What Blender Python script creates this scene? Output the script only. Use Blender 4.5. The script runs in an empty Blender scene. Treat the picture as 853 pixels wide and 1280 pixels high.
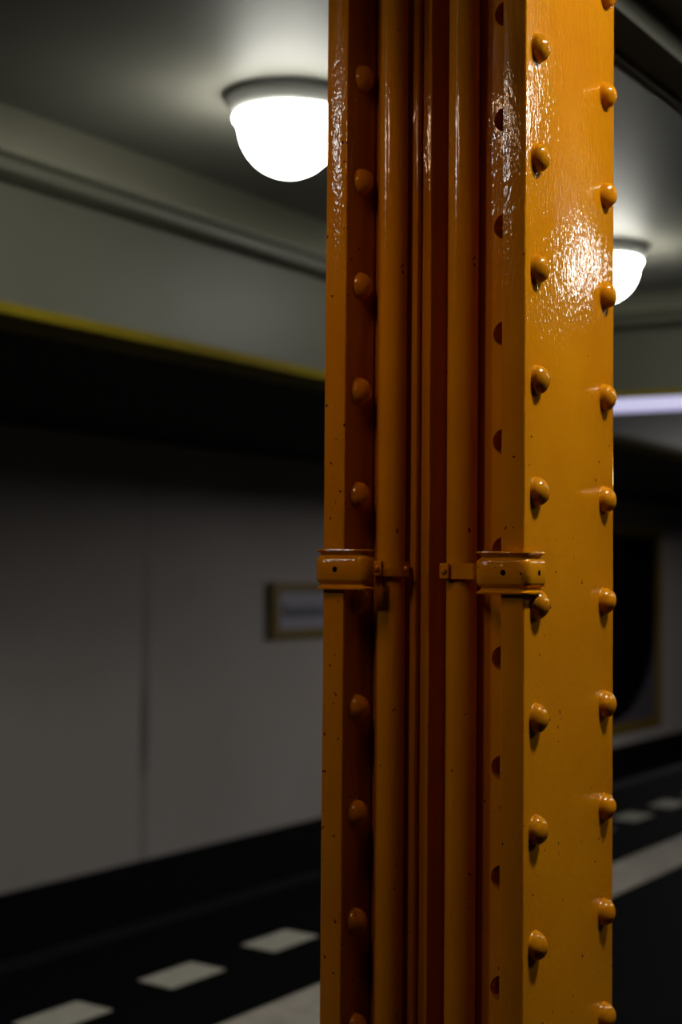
import bpy, bmesh, math, random
from mathutils import Vector, Matrix, noise
random.seed(7)
C = bpy.context.scene.collection
S = bpy.context.scene

# ------------------------------------------------------------------ camera, world, exposure
YAW, PITCH, ROLL, FPX = 0.53612, 0.03822, 0.00823, 2020.27
fw = Vector((math.cos(YAW), math.sin(YAW), 0)); rt = Vector((math.sin(YAW), -math.cos(YAW), 0)); up = Vector((0, 0, 1))
f2 = math.cos(PITCH)*fw + math.sin(PITCH)*up; u2 = -math.sin(PITCH)*fw + math.cos(PITCH)*up
r3 = math.cos(ROLL)*rt + math.sin(ROLL)*u2; u3 = -math.sin(ROLL)*rt + math.cos(ROLL)*u2
FL = 1.5                                    # everything below is measured from eye level; the floor is FL lower
cd = bpy.data.cameras.new('camera'); cam = bpy.data.objects.new('camera', cd); C.objects.link(cam)
M4 = Matrix((r3, u3, -f2)).transposed().to_4x4()
M4.translation = Vector((0, 0, FL)); cam.matrix_world = M4
cd.sensor_fit = 'VERTICAL'; cd.sensor_height = 36; cd.lens = 36*FPX/1280
cd.clip_start = 0.05; cd.clip_end = 200
cd.dof.use_dof = True; cd.dof.focus_distance = 2.13; cd.dof.aperture_fstop = 3.3
S.camera = cam
w = bpy.data.worlds.new('world'); S.world = w; w.use_nodes = True
w.node_tree.nodes['Background'].inputs[0].default_value = (0.6, 0.7, 1, 1)
w.node_tree.nodes['Background'].inputs[1].default_value = 0.0
S.view_settings.view_transform = 'Standard'; S.view_settings.look = 'None'
S.view_settings.gamma = 1; S.view_settings.use_curve_mapping = False
S.view_settings.exposure = 0.0
LAMP_POWER = 30.0
ADDED_POWER = 94.0  # strength of the added column lights
TUBE_POWER = 0.62

# ------------------------------------------------------------------ materials
def mat(name, col, rough=.5, spec=.5, bump=None, var=None, coat=0, emit=None):
    m = bpy.data.materials.new(name); m.use_nodes = True
    nt = m.node_tree; b = nt.nodes['Principled BSDF']
    b.inputs['Base Color'].default_value = (*col, 1); b.inputs['Roughness'].default_value = rough
    b.inputs['Specular IOR Level'].default_value = spec
    b.inputs['Coat Weight'].default_value = coat; b.inputs['Coat Roughness'].default_value = .12
    tc = nt.nodes.new('ShaderNodeTexCoord')
    if var:
        sc, amt = var
        n = nt.nodes.new('ShaderNodeTexNoise'); n.inputs['Scale'].default_value = sc; n.inputs['Detail'].default_value = 6
        nt.links.new(tc.outputs['Object'], n.inputs['Vector'])
        mr = nt.nodes.new('ShaderNodeMapRange'); mr.inputs['From Min'].default_value = .3; mr.inputs['From Max'].default_value = .7
        mr.inputs['To Min'].default_value = 1-amt; mr.inputs['To Max'].default_value = 1+amt*.4
        nt.links.new(n.outputs['Fac'], mr.inputs['Value'])
        mx = nt.nodes.new('ShaderNodeVectorMath'); mx.operation = 'SCALE'; mx.inputs[0].default_value = col
        nt.links.new(mr.outputs['Result'], mx.inputs['Scale']); nt.links.new(mx.outputs['Vector'], b.inputs['Base Color'])
    if bump:
        sc, st = bump
        n = nt.nodes.new('ShaderNodeTexNoise'); n.inputs['Scale'].default_value = sc; n.inputs['Detail'].default_value = 4
        nt.links.new(tc.outputs['Object'], n.inputs['Vector'])
        bp = nt.nodes.new('ShaderNodeBump'); bp.inputs['Strength'].default_value = st; bp.inputs['Distance'].default_value = .01
        nt.links.new(n.outputs['Fac'], bp.inputs['Height']); nt.links.new(bp.outputs['Normal'], b.inputs['Normal'])
    if emit:
        b.inputs['Emission Color'].default_value = (*emit[0], 1); b.inputs['Emission Strength'].default_value = emit[1]
    return m

def paint_material(name, streak, bump_dist, chips=.0, rough=.08):
    """thick glossy orange enamel, brushed on: vertical brush ripple, orange peel, small dark rust chips"""
    m = bpy.data.materials.new(name); m.use_nodes = True
    nt = m.node_tree; N = nt.nodes; L = nt.links; b = N['Principled BSDF']
    b.inputs['Roughness'].default_value = rough; b.inputs['Specular IOR Level'].default_value = .32
    tc = N.new('ShaderNodeTexCoord')
    # base colour with a slight cloudiness
    n1 = N.new('ShaderNodeTexNoise'); n1.inputs['Scale'].default_value = 6; n1.inputs['Detail'].default_value = 3
    L.new(tc.outputs['Object'], n1.inputs['Vector'])
    r1 = N.new('ShaderNodeValToRGB'); r1.color_ramp.elements[0].position = .3; r1.color_ramp.elements[1].position = .7
    r1.color_ramp.elements[0].color = (.60, .205, .0030, 1); r1.color_ramp.elements[1].color = (.67, .250, .0035, 1)
    L.new(n1.outputs['Fac'], r1.inputs['Fac'])
    # rust chips
    v = N.new('ShaderNodeTexVoronoi'); v.inputs['Scale'].default_value = 62; v.inputs['Randomness'].default_value = 1
    nd = N.new('ShaderNodeTexNoise'); nd.inputs['Scale'].default_value = 160
    L.new(tc.outputs['Object'], nd.inputs['Vector'])
    ad = N.new('ShaderNodeVectorMath'); ad.operation = 'MULTIPLY_ADD'
    ad.inputs[1].default_value = (.012, .012, .012)
    L.new(nd.outputs['Color'], ad.inputs[0]); L.new(tc.outputs['Object'], ad.inputs[2]); L.new(ad.outputs['Vector'], v.inputs['Vector'])
    lt = N.new('ShaderNodeMath'); lt.operation = 'LESS_THAN'; lt.inputs[1].default_value = .12
    L.new(v.outputs['Distance'], lt.inputs[0])
    nm = N.new('ShaderNodeTexNoise'); nm.inputs['Scale'].default_value = 7; nm.inputs['Detail'].default_value = 3
    L.new(tc.outputs['Object'], nm.inputs['Vector'])
    # more chips low down, where trolleys and boots hit
    sx = N.new('ShaderNodeSeparateXYZ'); L.new(tc.outputs['Object'], sx.inputs['Vector'])
    mrz = N.new('ShaderNodeMapRange'); mrz.inputs['From Min'].default_value = .8; mrz.inputs['From Max'].default_value = 2.2
    mrz.inputs['To Min'].default_value = .50 - chips; mrz.inputs['To Max'].default_value = .66 - chips
    L.new(sx.outputs['Z'], mrz.inputs['Value'])
    gt = N.new('ShaderNodeMath'); gt.operation = 'GREATER_THAN'; L.new(nm.outputs['Fac'], gt.inputs[0]); L.new(mrz.outputs['Result'], gt.inputs[1])
    wn = N.new('ShaderNodeMath'); wn.operation = 'GREATER_THAN'; wn.inputs[1].default_value = .55
    sc = N.new('ShaderNodeSeparateColor'); L.new(v.outputs['Color'], sc.inputs['Color']); L.new(sc.outputs['Red'], wn.inputs[0])
    ml = N.new('ShaderNodeMath'); ml.operation = 'MULTIPLY'; L.new(lt.outputs[0], ml.inputs[0]); L.new(gt.outputs[0], ml.inputs[1])
    m2 = N.new('ShaderNodeMath'); m2.operation = 'MULTIPLY'; L.new(ml.outputs[0], m2.inputs[0]); L.new(wn.outputs[0], m2.inputs[1])
    mx = N.new('ShaderNodeMix'); mx.data_type = 'RGBA'; L.new(m2.outputs[0], mx.inputs['Factor'])
    L.new(r1.outputs['Color'], mx.inputs['A']); mx.inputs['B'].default_value = (.09, .006, .004, 1)
    L.new(mx.outputs['Result'], b.inputs['Base Color'])
    # relief: brush ripple stretched up the steel + orange peel
    mp = N.new('ShaderNodeMapping'); mp.inputs['Scale'].default_value = (1, 1, streak); L.new(tc.outputs['Object'], mp.inputs['Vector'])
    nb = N.new('ShaderNodeTexNoise'); nb.inputs['Scale'].default_value = 230; nb.inputs['Detail'].default_value = 1; nb.inputs['Roughness'].default_value = .55
    L.new(mp.outputs['Vector'], nb.inputs['Vector'])
    nc = N.new('ShaderNodeTexNoise'); nc.inputs['Scale'].default_value = 45; nc.inputs['Detail'].default_value = 2; L.new(mp.outputs['Vector'], nc.inputs['Vector'])
    am = N.new('ShaderNodeMath'); am.operation = 'MULTIPLY_ADD'; am.inputs[1].default_value = 1.6
    L.new(nc.outputs['Fac'], am.inputs[0]); L.new(nb.outputs['Fac'], am.inputs[2])
    bp = N.new('ShaderNodeBump'); bp.inputs['Strength'].default_value = 1; bp.inputs['Distance'].default_value = bump_dist
    L.new(am.outputs[0], bp.inputs['Height']); L.new(bp.outputs['Normal'], b.inputs['Normal'])
    return m
PAINT = paint_material('orange_enamel_on_steel', .4, .00056, .03)
PAINT_CHIPPED = paint_material('chipped_orange_enamel', .5, .00042, .13)
PAINT_BAR = paint_material('orange_enamel_on_bars', .4, .00030, .05)
PAINT_FINE = paint_material('orange_enamel_on_pipe', .5, .00028, .09)
PAINT_RIVET = paint_material('orange_enamel_on_rivet', 1, .0002, 0, .15)
PAINT_ROUGH = paint_material('orange_enamel_bracket', 1, .0004, .14)

PLASTER = mat('cream_plaster', (.092, .091, .066), .5, .4, (40, .04), (1.5, .08))
CEIL = mat('satin_ceiling_paint', (.19, .186, .158), .55, .14, (25, .03), (1.2, .08))
MOULD = mat('cornice_moulding_paint', (.105, .103, .076), .5, .3, (40, .04), (1.5, .08))
CORNICE = mat('pale_cornice_paint', (.33, .325, .25), .5, .3, (40, .04), (1.5, .08))
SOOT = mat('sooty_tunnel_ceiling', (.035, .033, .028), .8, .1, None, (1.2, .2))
CENTRAL = mat('old_ceiling_paint', (.15, .145, .12), .5, .4, None, (1.2, .1))
WALLBACK = mat('plain_plaster', (.08, .08, .07), .6, .3, None, (2, .1))
YELLOW = mat('yellow_trim_paint', (.20, .150, .002), .7, .1, None, (5, .1))
FLOOR = mat('dark_asphalt', (.0035, .0035, .0045), .8, .04, (120, .1), (30, .4))
BLACK = mat('sooty_concrete', (.006, .006, .007), .8, .2, None, (8, .3))
NOSING = mat('edge_stone', (.004, .004, .006), .8, .2, None, (20, .3))
STONE = mat('pale_granite', (.55, .50, .44), .6, .3, (60, .1), (9, .25))
TILE = mat('white_floor_paint', (.62, .59, .51), .6, .3, None, (40, .15))
HOUSING = mat('white_lamp_metal', (.45, .45, .43), .5, .3)
GAP_SHADE = mat('lamp_gap_shade', (.02, .02, .015), .6)
OPAL = mat('lit_opal_glass', (.9, .9, .88), .25, emit=((1.0, .985, .88), LAMP_POWER))
TUBE = mat('lit_tube_cover', (.6, .6, .7), .3, emit=((.66, .62, .98), TUBE_POWER))
STRONG = mat('added_trough_cover', (.6, .6, .62), .3, emit=((1.0, .98, .95), ADDED_POWER))
WARM = mat('added_warm_cover', (.6, .6, .62), .3, emit=((1.0, .64, .38), ADDED_POWER*.37))  # added light; warm tint in place of orange bounce between the faces
FAR = mat('added_tube_cover', (.6, .6, .62), .3, emit=((1.0, .94, .90), 170.0))  # added light that brightens the track wall
SIGNW = mat('white_sign_enamel', (.66, .66, .80), .35)
SIGNT = mat('black_sign_lettering', (.02, .025, .03), .5)
SIGNY = mat('yellow_sign_frame', (.32, .20, .006), .45)
POSTD = mat('poster_black_ink', (.004, .004, .010), .5, .2)
POSTG = mat('poster_grey_paper', (.16, .14, .17), .5, .2)
METAL = mat('grey_fixture_metal', (.3, .3, .3), .4)
HOLE_SHADE = mat('hole_shade_black', (.004, .003, .002), .9, .05)

def track_wall_material():
    m = mat('white_track_wall', (.5, .46, .41), .55, .3, (8, .03))
    nt = m.node_tree; N = nt.nodes; L = nt.links; b = N['Principled BSDF']
    tc = N.new('ShaderNodeTexCoord'); sx = N.new('ShaderNodeSeparateXYZ'); L.new(tc.outputs['Object'], sx.inputs['Vector'])
    # grime along one panel joint at x = 9.49
    s = N.new('ShaderNodeMath'); s.operation = 'SUBTRACT'; s.inputs[1].default_value = 9.49; L.new(sx.outputs['X'], s.inputs[0])
    a = N.new('ShaderNodeMath'); a.operation = 'ABSOLUTE'; L.new(s.outputs[0], a.inputs[0])
    mr = N.new('ShaderNodeMapRange'); mr.inputs['From Min'].default_value = .03; mr.inputs['From Max'].default_value = .075
    mr.inputs['To Min'].default_value = 1; mr.inputs['To Max'].default_value = 0; L.new(a.outputs[0], mr.inputs['Value'])
    zr = N.new('ShaderNodeValToRGB'); zr.color_ramp.elements[0].position = 0; zr.color_ramp.elements[0].color = (.22,)*3+(1,)
    for p, c in ((.28, .25), (.36, .62), (.45, .62), (.52, .35), (.62, .30), (.75, .1), (1, .0)):
        e = zr.color_ramp.elements.new(p) if p < 1 else zr.color_ramp.elements[-1]
        e.color = (c, c, c, 1)
    mz = N.new('ShaderNodeMapRange'); mz.inputs['From Min'].default_value = FL-2.6; mz.inputs['From Max'].default_value = FL+1
    L.new(sx.outputs['Z'], mz.inputs['Value']); L.new(mz.outputs['Result'], zr.inputs['Fac'])
    ml = N.new('ShaderNodeMath'); ml.operation = 'MULTIPLY'; L.new(mr.outputs['Result'], ml.inputs[0]); L.new(zr.outputs['Color'], ml.inputs[1])
    n = N.new('ShaderNodeTexNoise'); n.inputs['Scale'].default_value = .8; n.inputs['Detail'].default_value = 5; L.new(tc.outputs['Object'], n.inputs['Vector'])
    cr = N.new('ShaderNodeValToRGB'); cr.color_ramp.elements[0].position = .3; cr.color_ramp.elements[1].position = .7
    cr.color_ramp.elements[0].color = (.72, .66, .63, 1); cr.color_ramp.elements[1].color = (.82, .76, .735, 1); L.new(n.outputs['Fac'], cr.inputs['Fac'])
    mx = N.new('ShaderNodeMix'); mx.data_type = 'RGBA'; L.new(ml.outputs[0], mx.inputs['Factor']); L.new(cr.outputs['Color'], mx.inputs['A'])
    mx.inputs['B'].default_value = (.07, .065, .07, 1); L.new(mx.outputs['Result'], b.inputs['Base Color'])
    return m
WALL = track_wall_material()

# ------------------------------------------------------------------ helpers (coordinates: z from eye level in the arguments, +FL when built)
def tag(o, label=None, cat=None, group=None, kind=None):
    if label: o['label'] = label
    if cat: o['category'] = cat
    if group: o['group'] = group
    if kind: o['kind'] = kind
    return o
def root(name, loc, label, cat, group=None):
    o = bpy.data.objects.new(name, None); C.objects.link(o); o.location = loc; o.empty_display_size = .1
    return tag(o, label, cat, group)
def link(name, me, m, parent=None, loc=(0, 0, 0), smooth=None):
    o = bpy.data.objects.new(name, me); C.objects.link(o)
    if m and not me.materials: me.materials.append(m)
    o.parent = parent; o.location = loc
    if smooth is not None:
        for p in me.polygons: p.use_smooth = True
        if smooth < 3: me.set_sharp_from_angle(angle=smooth)
    return o
def finish(name, bm, m, parent=None, loc=(0, 0, 0), smooth=None, bevel=0):
    bmesh.ops.remove_doubles(bm, verts=bm.verts, dist=1e-6)
    bmesh.ops.recalc_face_normals(bm, faces=bm.faces)
    me = bpy.data.meshes.new(name); bm.to_mesh(me); bm.free()
    o = link(name, me, m, parent, loc, smooth)
    if bevel:
        md = o.modifiers.new('bevel', 'BEVEL'); md.width = bevel; md.segments = 3; md.limit_method = 'ANGLE'; md.angle_limit = .6
        for p in me.polygons: p.use_smooth = True
        me.set_sharp_from_angle(angle=.7)
        md2 = o.modifiers.new('wn', 'WEIGHTED_NORMAL'); md2.keep_sharp = True
    return o
def box(bm, x0, x1, y0, y1, z0, z1):
    v = [bm.verts.new((x, y, z)) for x in (x0, x1) for y in (y0, y1) for z in (z0, z1)]
    for f in ((0, 1, 3, 2), (4, 6, 7, 5), (0, 4, 5, 1), (2, 3, 7, 6), (0, 2, 6, 4), (1, 5, 7, 3)): bm.faces.new([v[i] for i in f])
def prism(bm, poly, axis, a0, a1):
    """closed polygon swept along an axis; poly points are (u, z) for axis x/y, (x, y) for z"""
    def P(p, a): return {'x': (a, p[0], p[1]), 'y': (p[0], a, p[1]), 'z': (p[0], p[1], a)}[axis]
    A = [bm.verts.new(P(p, a0)) for p in poly]; B = [bm.verts.new(P(p, a1)) for p in poly]
    n = len(poly)
    for i in range(n): bm.faces.new((A[i], A[(i+1) % n], B[(i+1) % n], B[i]))
    bm.faces.new(A); bm.faces.new(B[::-1])
def lathe(bm, prof, seg=48, cap=True):
    rings = []
    for r, z in prof:
        if r < 1e-5: rings.append([bm.verts.new((0, 0, z))])
        else: rings.append([bm.verts.new((r*math.cos(2*math.pi*i/seg), r*math.sin(2*math.pi*i/seg), z)) for i in range(seg)])
    for a, b in zip(rings, rings[1:]):
        for i in range(seg):
            j = (i+1) % seg
            if len(a) == 1: bm.faces.new((a[0], b[i], b[j]))
            elif len(b) == 1: bm.faces.new((a[i], a[j], b[0]))
            else: bm.faces.new((a[i], a[j], b[j], b[i]))
    if cap:
        if len(rings[0]) > 1: bm.faces.new(rings[0])
        if len(rings[-1]) > 1: bm.faces.new(rings[-1][::-1])
def structure(name, bm, m, **k): return tag(finish(name, bm, m, **k), kind='structure')
def Z(z): return z+FL

# ------------------------------------------------------------------ the station hall
XL, XR = -7.0, 34.0
bm = bmesh.new(); box(bm, XL, XR, -4.2, 4.18, -.3, 0); structure('floor', bm, FLOOR)
bm = bmesh.new(); box(bm, XL, XR, 4.18, 4.32, -.3, .002); structure('trim_1', bm, NOSING, bevel=.01)            # platform nosing
bm = bmesh.new(); box(bm, XL, XR, 4.18, 7.5, -1.4, -1.1); structure('floor_trackbed', bm, BLACK)
bm = bmesh.new(); box(bm, XL, XR, 4.18, 4.24, -1.1, -.3); structure('wall_platform_edge', bm, BLACK)
bm = bmesh.new(); box(bm, XL, XR, 7.3, 7.5, Z(-2.10), Z(.96)); structure('wall_track', bm, WALL)
bm = bmesh.new(); box(bm, XL, XR, 7.26, 7.5, -1.1, Z(-2.10)); structure('baseboard_track', bm, BLACK)
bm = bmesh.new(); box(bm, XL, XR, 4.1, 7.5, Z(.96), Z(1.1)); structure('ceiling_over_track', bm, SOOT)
bm = bmesh.new(); box(bm, XL, XR, 1.19, 3.9, Z(1.5), Z(1.65)); structure('ceiling', bm, CEIL)
bm = bmesh.new(); box(bm, XL, XR, -4.2, .82, Z(1.5), Z(1.65)); structure('ceiling_central', bm, CENTRAL)
bm = bmesh.new(); box(bm, XL, XR, -4.3, -4.2, 0, Z(1.65)); structure('wall_back', bm, WALLBACK)
bm = bmesh.new(); box(bm, XL-.1, XL, -4.3, 7.5, -1.4, Z(1.65)); structure('wall_left', bm, WALLBACK)
bm = bmesh.new(); box(bm, XR, XR+.1, -4.3, 7.5, -1.4, Z(1.65)); structure('wall_right', bm, WALLBACK)

def cornice_profile(f, s):
    """moulded cornice rising into the ceiling; f = face position, s = +1 when the ceiling panel lies on the smaller side"""
    p = [(-.25, 1.345), (0, 1.345), (.058, 1.375), (.062, 1.405), (.050, 1.410), (.050, 1.420), (.075, 1.424), (.078, 1.436), (.066, 1.440), (-.25, 1.440)]
    return [(f - s*u, Z(z)) for u, z in p]
def cove_profile(f, s):
    p = [(-.25, 1.4402), (.064, 1.4402), (.070, 1.446), (.092, 1.458), (.125, 1.472), (.17, 1.485), (.225, 1.495), (.32, 1.503), (.32, 1.64), (-.25, 1.64)]
    return [(f - s*u, Z(z)) for u, z in p]
YF, XT = 3.85, 8.4
bm = bmesh.new(); box(bm, XL, XR, YF, YF+.25, Z(.928), Z(1.345)); structure('wall_fascia', bm, PLASTER, bevel=.002)
bm = bmesh.new(); prism(bm, cornice_profile(YF, 1), 'x', XL, XR); structure('trim_6', bm, MOULD, bevel=.002)
bm = bmesh.new(); prism(bm, cove_profile(YF, 1), 'x', XL, XR); structure('trim_8', bm, CORNICE)
bm = bmesh.new(); box(bm, XL, XR, YF-.022, YF+.25, Z(.886), Z(.928)); structure('trim_2', bm, YELLOW, bevel=.006)
bm = bmesh.new(); box(bm, XT, XT+.25, 1.2, YF-.001, Z(1.012), Z(1.345)); structure('wall_transverse', bm, PLASTER, bevel=.002)
bm = bmesh.new(); prism(bm, cornice_profile(XT, 1), 'y', 1.2, YF-.03); structure('trim_7', bm, MOULD, bevel=.002)
bm = bmesh.new(); prism(bm, cove_profile(XT, 1), 'y', 1.2, YF-.04); structure('trim_9', bm, CORNICE)
bm = bmesh.new(); box(bm, XT-.02, XT+.25, 1.2, YF-.024, Z(.980), Z(1.012)); structure('trim_3', bm, YELLOW, bevel=.005)
# girder casing over the column line
bm = bmesh.new()
prism(bm, [(.80, Z(1.116)), (1.075, Z(1.116)), (1.075, Z(1.05)), (1.165, Z(1.05)), (1.165, Z(1.036)), (1.19, Z(1.036)), (1.19, Z(1.64)), (.80, Z(1.64))], 'x', XL, XR)
structure('trim_4', bm, CORNICE, bevel=.002)

# pale guide band set in the floor, in slabs
bm = bmesh.new(); x = XL; box(bm, XL, XR, 2.79, 3.105, 0, .003); structure('trim_5', bm, STONE)

# row of white tiles along the platform edge
tile0 = None
for k in range(-1, 14):
    x = 4.75 + .674*k
    y = 3.515; near = tile0 is None
    if near:
        bm = bmesh.new(); prism(bm, [(0, 0), (.336, 0), (.36, .176), (.03, .176)], 'z', 0, .004)
        o = tile0 = finish('floor_marking', bm, TILE)
    else:
        o = tile0.copy(); C.objects.link(o)
    o.location = (x, y, 0)
    if k in (-1, 0, 1):
        lab = {-1: 'nearest of three pale floor markings left of the column, cut by the lower frame edge',
               0: 'middle one of the three pale floor markings left of the column',
               1: 'pale floor marking touching the left edge of the orange column'}[k]
    elif k >= 7:
        lab = {7: 'pale floor marking right against the right edge of the orange column',
               8: 'whole pale floor marking just right of the orange column'}.get(k, 'far pale floor marking at the right frame edge')
    else: lab = 'pale floor marking hidden behind the orange column'
    tag(o, lab, 'floor marking', 'pale markings in a row along the platform edge')

# ------------------------------------------------------------------ ceiling lamps
def make_lamp(loc, label):
    r = root('ceiling_lamp', loc, label, 'lamp', 'round ceiling lamps')
    bm = bmesh.new(); lathe(bm, [(.185, -.0), (.210, -.002), (.212, -.008), (.205, -.014), (.186, -.016)], 64); finish('gap_shade_ring', bm, GAP_SHADE, r, smooth=.6)  # dark ring modelled in place of the shadow gap at the ceiling
    bm = bmesh.new(); lathe(bm, [(.190, -.0145), (.199, -.018), (.192, -.03), (.182, -.045), (.176, -.058), (.172, -.062), (.160, -.062)], 64); finish('housing', bm, HOUSING, r, smooth=.8)
    pr = [(.158, -.062), (.171, -.064), (.176, -.071), (.175, -.080), (.168, -.087), (.160, -.090)]
    for i in range(1, 13):
        a = i/12*math.pi/2; pr.append((.160*math.cos(a), -.090 - .165*math.sin(a)))
    pr[-1] = (0, pr[-1][1])
    bm = bmesh.new(); lathe(bm, pr, 64); finish('glass_globe', bm, OPAL, r, smooth=.9)
    return r
def copy_tree(o, loc, label):
    r = o.copy(); C.objects.link(r); r.location = loc; r['label'] = label
    for ch in list(o.children):
        c = ch.copy(); C.objects.link(c); c.parent = r
    return r
lamp0 = make_lamp((4.24, 2.72, Z(1.5)), 'large glowing round ceiling lamp left of the column')
copy_tree(lamp0, (6.90, 2.72, Z(1.5)), 'smaller, farther glowing ceiling lamp peeking out right of the column')
UNSEEN = 'round ceiling lamp of the same row outside the picture'
for p in [(-.55, 2.72), (3.9, -1.0), (6.6, -1.0)]:
    copy_tree(lamp0, (p[0], p[1], Z(1.5)), UNSEEN)

# fluorescent batten under the transverse downstand
r = root('tube_light', (XT, 2.4, Z(.980)), 'long bluish white tube light under the cross beam right of the column', 'light fixture')
bm = bmesh.new(); box(bm, -.015, .09, -1.1, 1.2, -.006, 0); finish('housing', bm, METAL, r, bevel=.003)
bm = bmesh.new(); prism(bm, [(-.018, -.006), (-.020, -.068), (-.012, -.078), (.07, -.078), (.08, -.006)], 'y', -1.08, 1.18); finish('tube_cover', bm, TUBE, r, bevel=.003)

# added unseen fixtures: a far tube filling the track wall, troughs lighting the column
r = root('added_wall_light', (15.6, 3.25, Z(1.0)), 'unseen tube light added beyond the cross beam to brighten the track wall', 'light fixture')
bm = bmesh.new(); box(bm, -.03, .12, -.37, .37, -.012, .5); finish('housing', bm, METAL, r, bevel=.003)
bm = bmesh.new(); prism(bm, [(-.018, -.012), (-.020, -.050), (-.012, -.060), (.10, -.060), (.11, -.012)], 'y', -.35, .35); finish('tube_cover', bm, FAR, r)
def batten(loc, size, ln, top, label, lit=STRONG):
    """added, unseen trough light: the lit cover is recessed so that it shines downwards"""
    r = root('added_trough_light', loc, label, 'light fixture'); w_ = size/2
    bm = bmesh.new(); prism(bm, [(-w_-.02, -.03), (-w_-.02, .03), (w_+.02, .03), (w_+.02, -.03), (w_, -.03), (w_-.003, .012), (-w_+.003, .012), (-w_, -.03)], 'x', -ln/2, ln/2); finish('housing', bm, METAL, r)
    bm = bmesh.new(); box(bm, -ln/2+.005, ln/2-.005, -w_+.004, w_-.004, -.008, .010); finish('lit_cover', bm, lit, r)
    if top > .035:
        for x in (-ln/2+.08, ln/2-.08):
            bm = bmesh.new(); box(bm, x-.008, x+.008, -.008, .008, .03, top); finish('hanger', bm, METAL, r)
batten((1.25, 1.16, Z(.80)), .05, .40, .31, 'unseen trough light added to light the column edges and pipes', WARM)
batten((2.17, .22, Z(1.24)), .16, .42, .26, 'unseen trough light added to light the broad riveted face of the column')

# ------------------------------------------------------------------ things on the track wall
r = root('station_sign', (11.12, 7.3, Z(-.54)), 'long white station name sign in a yellow frame on the wall across the tracks', 'sign')
bm = bmesh.new(); SL, SH = 2.35, .465
box(bm, .06, SL-.06, -.03, -.002, .06, SH-.06); finish('sign_panel', bm, SIGNW, r)
bm = bmesh.new()
for a in ((0, SL, -.06, -.002, 0, .075), (0, SL, -.06, -.002, SH-.075, SH), (0, .095, -.06, -.002, .0751, SH-.0751), (SL-.095, SL, -.06, -.002, .0751, SH-.0751)): box(bm, *a)
finish('sign_frame', bm, SIGNY, r)
cu = bpy.data.curves.new('station_name', 'FONT'); cu.body = 'Reinickendorfer Straße'; cu.size = .165; cu.extrude = .001; cu.align_x = 'LEFT'
t = bpy.data.objects.new('station_name', cu); C.objects.link(t)
dg = bpy.context.evaluated_depsgraph_get(); me = bpy.data.meshes.new_from_object(t.evaluated_get(dg)); bpy.data.objects.remove(t)
o = link('station_name', me, SIGNT, r, (.17, -.034, .175)); o.rotation_euler = (math.pi/2, 0, 0)
o['label'] = 'dark lettering of the station name'

r = root('wall_poster', (16.95, 7.3, Z(-1.935)), 'large dark poster in a yellow frame on the wall right of the column', 'poster')
PW, PH = 3.53, 2.55
bm = bmesh.new(); box(bm, .05, PW-.05, -.03, -.002, .05, PH-.05); finish('poster_sheet', bm, POSTG, r)
bm = bmesh.new()
pts = [(PW/2 + 1.62*math.cos(a), PH/2+.12 + 1.25*math.sin(a)) for a in [2*math.pi*i/72 for i in range(72)]]
pts = [(px if pz < PH/2+.12 else (PW-.06 if px > PW/2 else .06), pz if pz < PH/2+.12 else PH-.06) for px, pz in pts]
pts = [p for i, p in enumerate(pts) if p != pts[i-1]]
pts = [(min(max(px, .06), PW-.06), min(max(pz, .06), PH-.06)) for px, pz in pts]
prism(bm, pts, 'y', -.034, -.030); finish('printed_disc', bm, POSTD, r)
bm = bmesh.new()
for a in ((0, PW, -.06, -.002, 0, .10), (0, PW, -.06, -.002, PH-.10, PH), (0, .13, -.06, -.002, .1001, PH-.1001), (PW-.13, PW, -.06, -.002, .1001, PH-.1001)): box(bm, *a)
finish('poster_frame', bm, SIGNY, r)

# ------------------------------------------------------------------ the riveted column
X0, W, Y0, T, D, P = 1.9065, .3132, .858, .0340, .2692, .14642
X1 = X0+W; XM = X0+W/2; YI0 = Y0+T; YI1 = Y0+D; YE = YI1+T; YM = (YI0+YI1)/2; TOP = Z(1.05)
col = root('steel_column', (XM, YM, 0), 'orange painted riveted steel column standing in the foreground', 'column')
def rel(p): return (p[0]-XM, p[1]-YM)
def wavy(poly, step=.02, amp=.00035, seed=0):
    """subdivide long column members along z so that their edges waver a little like hand painted old steel"""
    bm = bmesh.new(); n = int(TOP/step); rings = []
    for k in range(n+1):
        z = TOP*k/n
        rings.append([bm.verts.new((x + amp*noise.noise((i*7.3+seed, z*9, 0)), y + amp*noise.noise((i*3.1+seed, z*9, 5)), z)) for i, (x, y) in enumerate(poly)])
    for a, b in zip(rings, rings[1:]):
        for i in range(len(poly)): j = (i+1) % len(poly); bm.faces.new((a[i], a[j], b[j], b[i]))
    bm.faces.new(rings[0]); bm.faces.new(rings[-1][::-1])
    return bm
def rounded(x0, x1, y0, y1, r=.0022):
    out = []
    for cx, cy, a0 in ((x1-r, y1-r, 0), (x0+r, y1-r, 90), (x0+r, y0+r, 180), (x1-r, y0+r, 270)):
        for k in range(4):
            a = math.radians(a0+30*k); out.append((cx+r*math.cos(a), cy+r*math.sin(a)))
    return out
for k, (ya, yb) in enumerate(((Y0, YI0), (YI1, YE))):
    poly = [rel(p) for p in rounded(X0, X1, ya, yb, .0028)]
    finish('flange', wavy(poly, seed=k*11), PAINT_CHIPPED if k else PAINT, col, smooth=.5)
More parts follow.
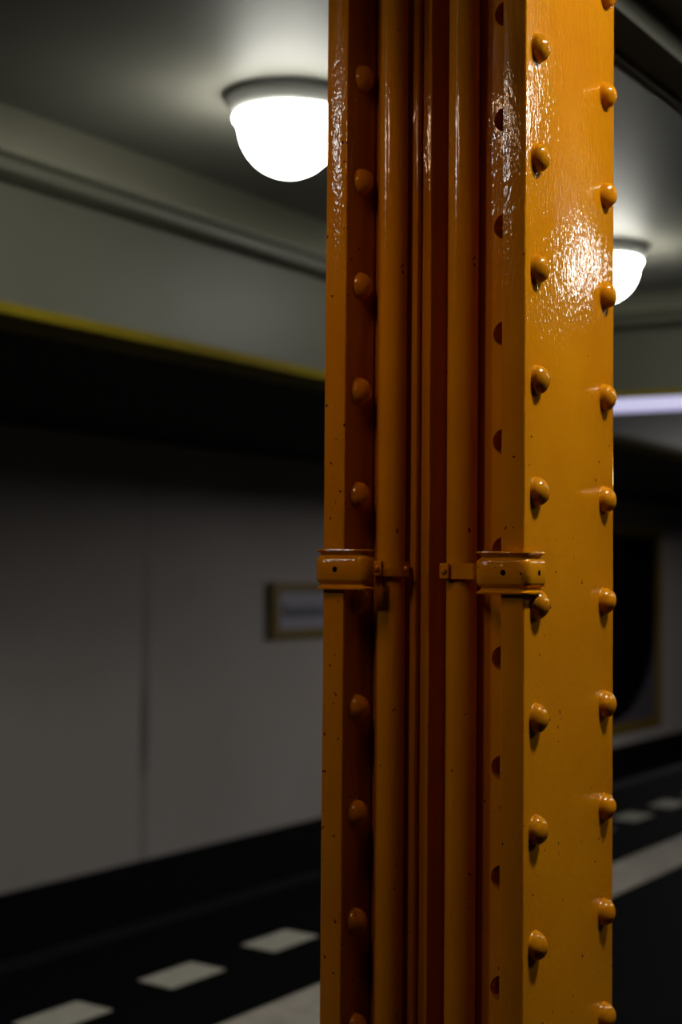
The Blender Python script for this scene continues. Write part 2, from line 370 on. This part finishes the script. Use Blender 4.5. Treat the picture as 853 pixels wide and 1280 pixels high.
# angle bars against the web and the web itself
XA = 1.985; XB = 1.997; XD = 2.045
HOLES = [(XA, .9235, .6943 - P/2 - .001 + P*k) for k in range(-12, 4)]
def bore(o):
    """round bolt holes drilled into the web side of the near angle bar"""
    bm = bmesh.new()
    for hx, hy, hz in HOLES:
        a = [bm.verts.new((hx-.02-XM, hy-YM+.0172*math.cos(t), Z(hz)+.0172*math.sin(t))) for t in [2*math.pi*i/32 for i in range(32)]]
        b = [bm.verts.new((hx+.10-XM, v.co.y, v.co.z)) for v in a]
        for i in range(32): j = (i+1) % 32; bm.faces.new((a[i], a[j], b[j], b[i]))
        bm.faces.new(a[::-1]); bm.faces.new(b)
    bmesh.ops.recalc_face_normals(bm, faces=bm.faces)
    me = bpy.data.meshes.new('bore'); bm.to_mesh(me); bm.free()
    c = bpy.data.objects.new('bore', me); C.objects.link(c); c.location = col.location
    bpy.context.view_layer.update()
    m = o.modifiers.new('bore', 'BOOLEAN'); m.object = c; m.operation = 'DIFFERENCE'; m.solver = 'EXACT'
    new = bpy.data.meshes.new_from_object(o.evaluated_get(bpy.context.evaluated_depsgraph_get()))
    o.modifiers.clear(); o.data = new; bpy.data.objects.remove(c)
for k, (ya, yb) in enumerate(((YI0, .962), (1.0575, YI1))):
    for s in (-1, 1):
        xa, xb = (XA, XB) if s < 0 else (2*XM-XB, 2*XM-XA)
        o = finish('angle_bar', wavy([rel(p) for p in rounded(xa, xb, ya, yb, .003)], seed=30+k*5+s), PAINT_BAR, col, smooth=.5)
        if k == 0 and s < 0: bore(o)
for k, (ya, yb) in enumerate(((YI0, .976), (1.043, YI1))):
    o = finish('packing_plate', wavy([rel(p) for p in rounded(XB, 2*XM-XB, ya, yb, .003)], seed=50+k), PAINT_BAR, col, smooth=.5)
    if k == 0: bore(o)
finish('web_plate', wavy([rel(p) for p in rounded(XM-.012, XM+.012, .976, 1.043, .001)], seed=70), PAINT, col, smooth=.5)
bm = bmesh.new(); box(bm, -.24, .24, -.22, .22, 0, .025); finish('base_plate', bm, PAINT, col, bevel=.003)

# rivets: three slightly different hand-formed heads
def rivet_mesh(seed):
    bm = bmesh.new(); R, h = .0190, .0160
    pr = [(R+.0016, -.001), (R+.0008, .0006), (R, .0016)]
    for i in range(1, 10):
        a = i/9*math.pi/2; pr.append((R*math.cos(a)**1.06 if i < 9 else 0, .0016+h*math.sin(a)))
    lathe(bm, pr, 36)
    for v in bm.verts:
        n = noise.noise_vector(v.co*55 + Vector((seed*9.1, 0, 0)))
        v.co += n*.0011*min(1, max(0, v.co.z/.006))
    bmesh.ops.recalc_face_normals(bm, faces=bm.faces)
    me = bpy.data.meshes.new('rivet'); bm.to_mesh(me); bm.free(); me.materials.append(PAINT_RIVET)
    for p in me.polygons: p.use_smooth = True
    return me
RM = [rivet_mesh(i) for i in range(4)]
def rivet(x, y, z, normal):
    o = bpy.data.objects.new('rivet', random.choice(RM)); C.objects.link(o); o.parent = col
    q = Vector(normal).to_track_quat('Z', 'Y'); o.rotation_mode = 'QUATERNION'
    from mathutils import Quaternion
    o.rotation_quaternion = q @ Quaternion((0, 0, 1), random.uniform(0, 6.28))
    jx, jz = random.uniform(-.0012, .0012), random.uniform(-.0015, .0015)
    o.location = (x-XM+(jx if not normal[0] else 0), y-YM+(jx if normal[0] else 0), Z(z)+jz)
RE = .0368; ZR = .6943
zs = [ZR + P*k for k in range(-15, 3)]
for z in zs:
    if Z(z) < .06 or z > 1.0: continue
    rivet(X0+RE, Y0, z, (0, -1, 0)); rivet(X1-RE, Y0, z+.001, (0, -1, 0)); rivet(X0+RE, YI1, z, (0, -1, 0))
    rivet(XA, 1.095, z-P/2, (-1, 0, 0))

# ------------------------------------------------------------------ two conduit pipes strapped to the column
def pipe(x, y, r, label, seed):
    bm = bmesh.new(); n = 60; seg = 40; rings = []
    for k in range(n+1):
        z = .03+(TOP-.03)*k/n; ox = .0006*noise.noise((z*2, seed, 0)); oy = .0006*noise.noise((z*2, seed, 4))
        rings.append([bm.verts.new((ox+r*math.cos(2*math.pi*i/seg), oy+r*math.sin(2*math.pi*i/seg), z)) for i in range(seg)])
    for a, b in zip(rings, rings[1:]):
        for i in range(seg): j = (i+1) % seg; bm.faces.new((a[i], a[j], b[j], b[i]))
    bm.faces.new(rings[0]); bm.faces.new(rings[-1][::-1])
    o = finish('conduit_pipe', bm, PAINT_FINE, None, (x, y, 0), smooth=.7)
    return tag(o, label, 'pipe', 'conduit pipes strapped inside the column')
PX = 1.970; PR = .0209; PYL = 1.0895; PYR = .9790
pipe(PX, PYL, PR, 'left orange conduit pipe running up inside the column', 1)
pipe(PX, PYR, PR+.0003, 'right orange conduit pipe running up inside the column, nearer the broad riveted face', 2)

def clamp(pts, zc, hole_at, py, side, label):
    """flanged bracket hooked over the flange edge + flat strap round the pipe"""
    r = root('pipe_clamp', (X0, py, Z(zc-.027)), label, 'clamp', 'pipe clamps on the column')
    ox, oy, oz = X0, py, Z(zc-.027)
    # bracket: section in z swept along the plan path
    sec = [(-.0275, .0085), (-.0255, .0090), (-.0225, .0040), (-.0200, .0022), (-.0165, .0072), (-.0130, .0088), (0, .0092), (.0130, .0088), (.0165, .0072), (.0200, .0022), (.0225, .0040), (.0255, .0090), (.0275, .0085)]
    th = .0022
    bm = bmesh.new()
    # plan path with rounded corners and outward normals (left of travel)
    path = []
    for i, p in enumerate(pts):
        p = Vector(p)
        if 0 < i < len(pts)-1:
            a = (Vector(pts[i-1])-p).normalized(); b = (Vector(pts[i+1])-p).normalized(); rr = .0045
            for t_ in (0, .25, .5, .75, 1):
                q0 = p+a*rr; q2 = p+b*rr; path.append((1-t_)**2*q0 + 2*t_*(1-t_)*p + t_*t_*q2)
        else: path.append(p)
    # extra points on the straights
    pp = [path[0]]
    for q in path[1:]:
        n = max(1, int((q-pp[-1]).length/.008)); s0 = pp[-1].copy()
        for k in range(1, n+1): pp.append(s0.lerp(q, k/n))
    path = pp; grid = []
    for i, p in enumerate(path):
        d = (path[min(i+1, len(path)-1)] - path[max(i-1, 0)]).normalized(); nrm = Vector((-d.y, d.x))*(-side)
        outer = [bm.verts.new((p.x+nrm.x*o_-ox, p.y+nrm.y*o_-oy, Z(zc+z_)-oz)) for z_, o_ in sec]
        inner = [bm.verts.new((p.x+nrm.x*(o_-th)-ox, p.y+nrm.y*(o_-th)-oy, Z(zc+z_)-oz)) for z_, o_ in sec]
        grid.append((outer, inner))
    for (a, ai), (b, bi) in zip(grid, grid[1:]):
        for j in range(len(sec)-1):
            bm.faces.new((a[j], a[j+1], b[j+1], b[j])); bm.faces.new((ai[j], bi[j], bi[j+1], ai[j+1]))
        bm.faces.new((a[0], b[0], bi[0], ai[0])); bm.faces.new((a[-1], ai[-1], bi[-1], b[-1]))
    for g in (grid[0], grid[-1]):
        for j in range(len(sec)-1): bm.faces.new((g[0][j], g[1][j], g[1][j+1], g[0][j+1]))
    br = finish('bracket', bm, PAINT_ROUGH, r, smooth=.9)
    for (hx, hy, nx, ny) in hole_at:
        bm = bmesh.new(); lathe(bm, [(.0001, -.001), (.0036, -.001), (.0038, .0), (.0034, .0006)], 20, True)  # solid dark disc; the shade of an opening given as colour
        h = finish('bolt_hole_shade', bm, HOLE_SHADE, br, smooth=.6); h.rotation_mode = 'QUATERNION'
        h.rotation_quaternion = Vector((nx, ny, 0)).to_track_quat('Z', 'Y'); h.location = (hx-ox, hy-oy, Z(zc)-oz)
        h['label'] = 'dark disc drawn as the shade inside a bolt hole'
    # strap: tab from the bracket, then half round in front of the pipe
    bm = bmesh.new(); hz = .0105; zo = Z(zc+.0015)-oz; rs = PR+.0022; th2 = .0034
    s = side  # +1: bracket at larger y (left clamp), -1: bracket at smaller y
    xf = PX-rs-ox
    path = [(X0+.010-ox, s*.046), (X0+.022-ox, s*.036), (xf, s*.020), (xf, s*.010), (xf, 0)]
    for k in range(1, 10):
        a = math.radians(12*k); path.append((PX-ox - rs*math.cos(a), -s*rs*math.sin(a)))
    outer = []
    for i, (x_, y_) in enumerate(path):
        a = Vector(path[max(i-1, 0)]); b = Vector(path[min(i+1, len(path)-1)]); d = (b-a).normalized(); n_ = Vector((-d.y, d.x))*(-s)
        q = [bm.verts.new((x_+n_.x*o_, y_+n_.y*o_, zo+z_)) for o_, z_ in ((0, -hz), (th2, -hz), (th2, hz), (0, hz))]
        outer.append(q)
    for a, b in zip(outer, outer[1:]):
        for i in range(4): j = (i+1) % 4; bm.faces.new((a[i], a[j], b[j], b[i]))
    bm.faces.new(outer[0]); bm.faces.new(outer[-1][::-1])
    finish('strap', bm, PAINT_ROUGH, r, smooth=.6)
    # lug with its screw in front of the pipe, small bolt at the free end
    ly = .0045 if s > 0 else .0115
    bm = bmesh.new(); box(bm, -.0052, .0002, -.0072, .0072, -hz*1.03, hz*1.03)
    lug = finish('clamp_lug', bm, PAINT_ROUGH, r, bevel=.0022); lug.location = (xf-th2, ly, zo)
    for (x_, y_, R, rot) in ((xf-th2-.0048, ly, .0046, (0, -math.pi/2, 0)), (PX-ox-.004, -s*(rs+.0034), .0040, (s*math.pi/2, 0, 0))):
        bm = bmesh.new(); lathe(bm, [(R, -.002), (R*1.02, .001), (R*.9, .0024), (R*.5, .0034), (0, .0038)], 20)
        o = finish('screw', bm, PAINT_FINE, r, smooth=.9); o.rotation_euler = rot; o.location = (x_, y_, zo)
    return r
ZC = .0052
# left clamp hooks round the far flange edge
clamp([(X0+.030, YE+.001), (X0-.001, YE+.001), (X0-.001, 1.096), (X0+.010, 1.093)], ZC+.001, [(X0-.0102, 1.136, -1, 0)], PYL, 1,
      'left flanged pipe clamp hooked round the far flange of the column')
clamp([(X0+.044, Y0-.001), (X0-.001, Y0-.001), (X0-.001, .917), (X0+.012, .920)], ZC-.002, [(X0-.0102, .8835, -1, 0), (X0+.016+.008, Y0-.0102, 0, -1)], PYR, -1,
      'right flanged pipe clamp hooked round the near flange onto the broad riveted face')
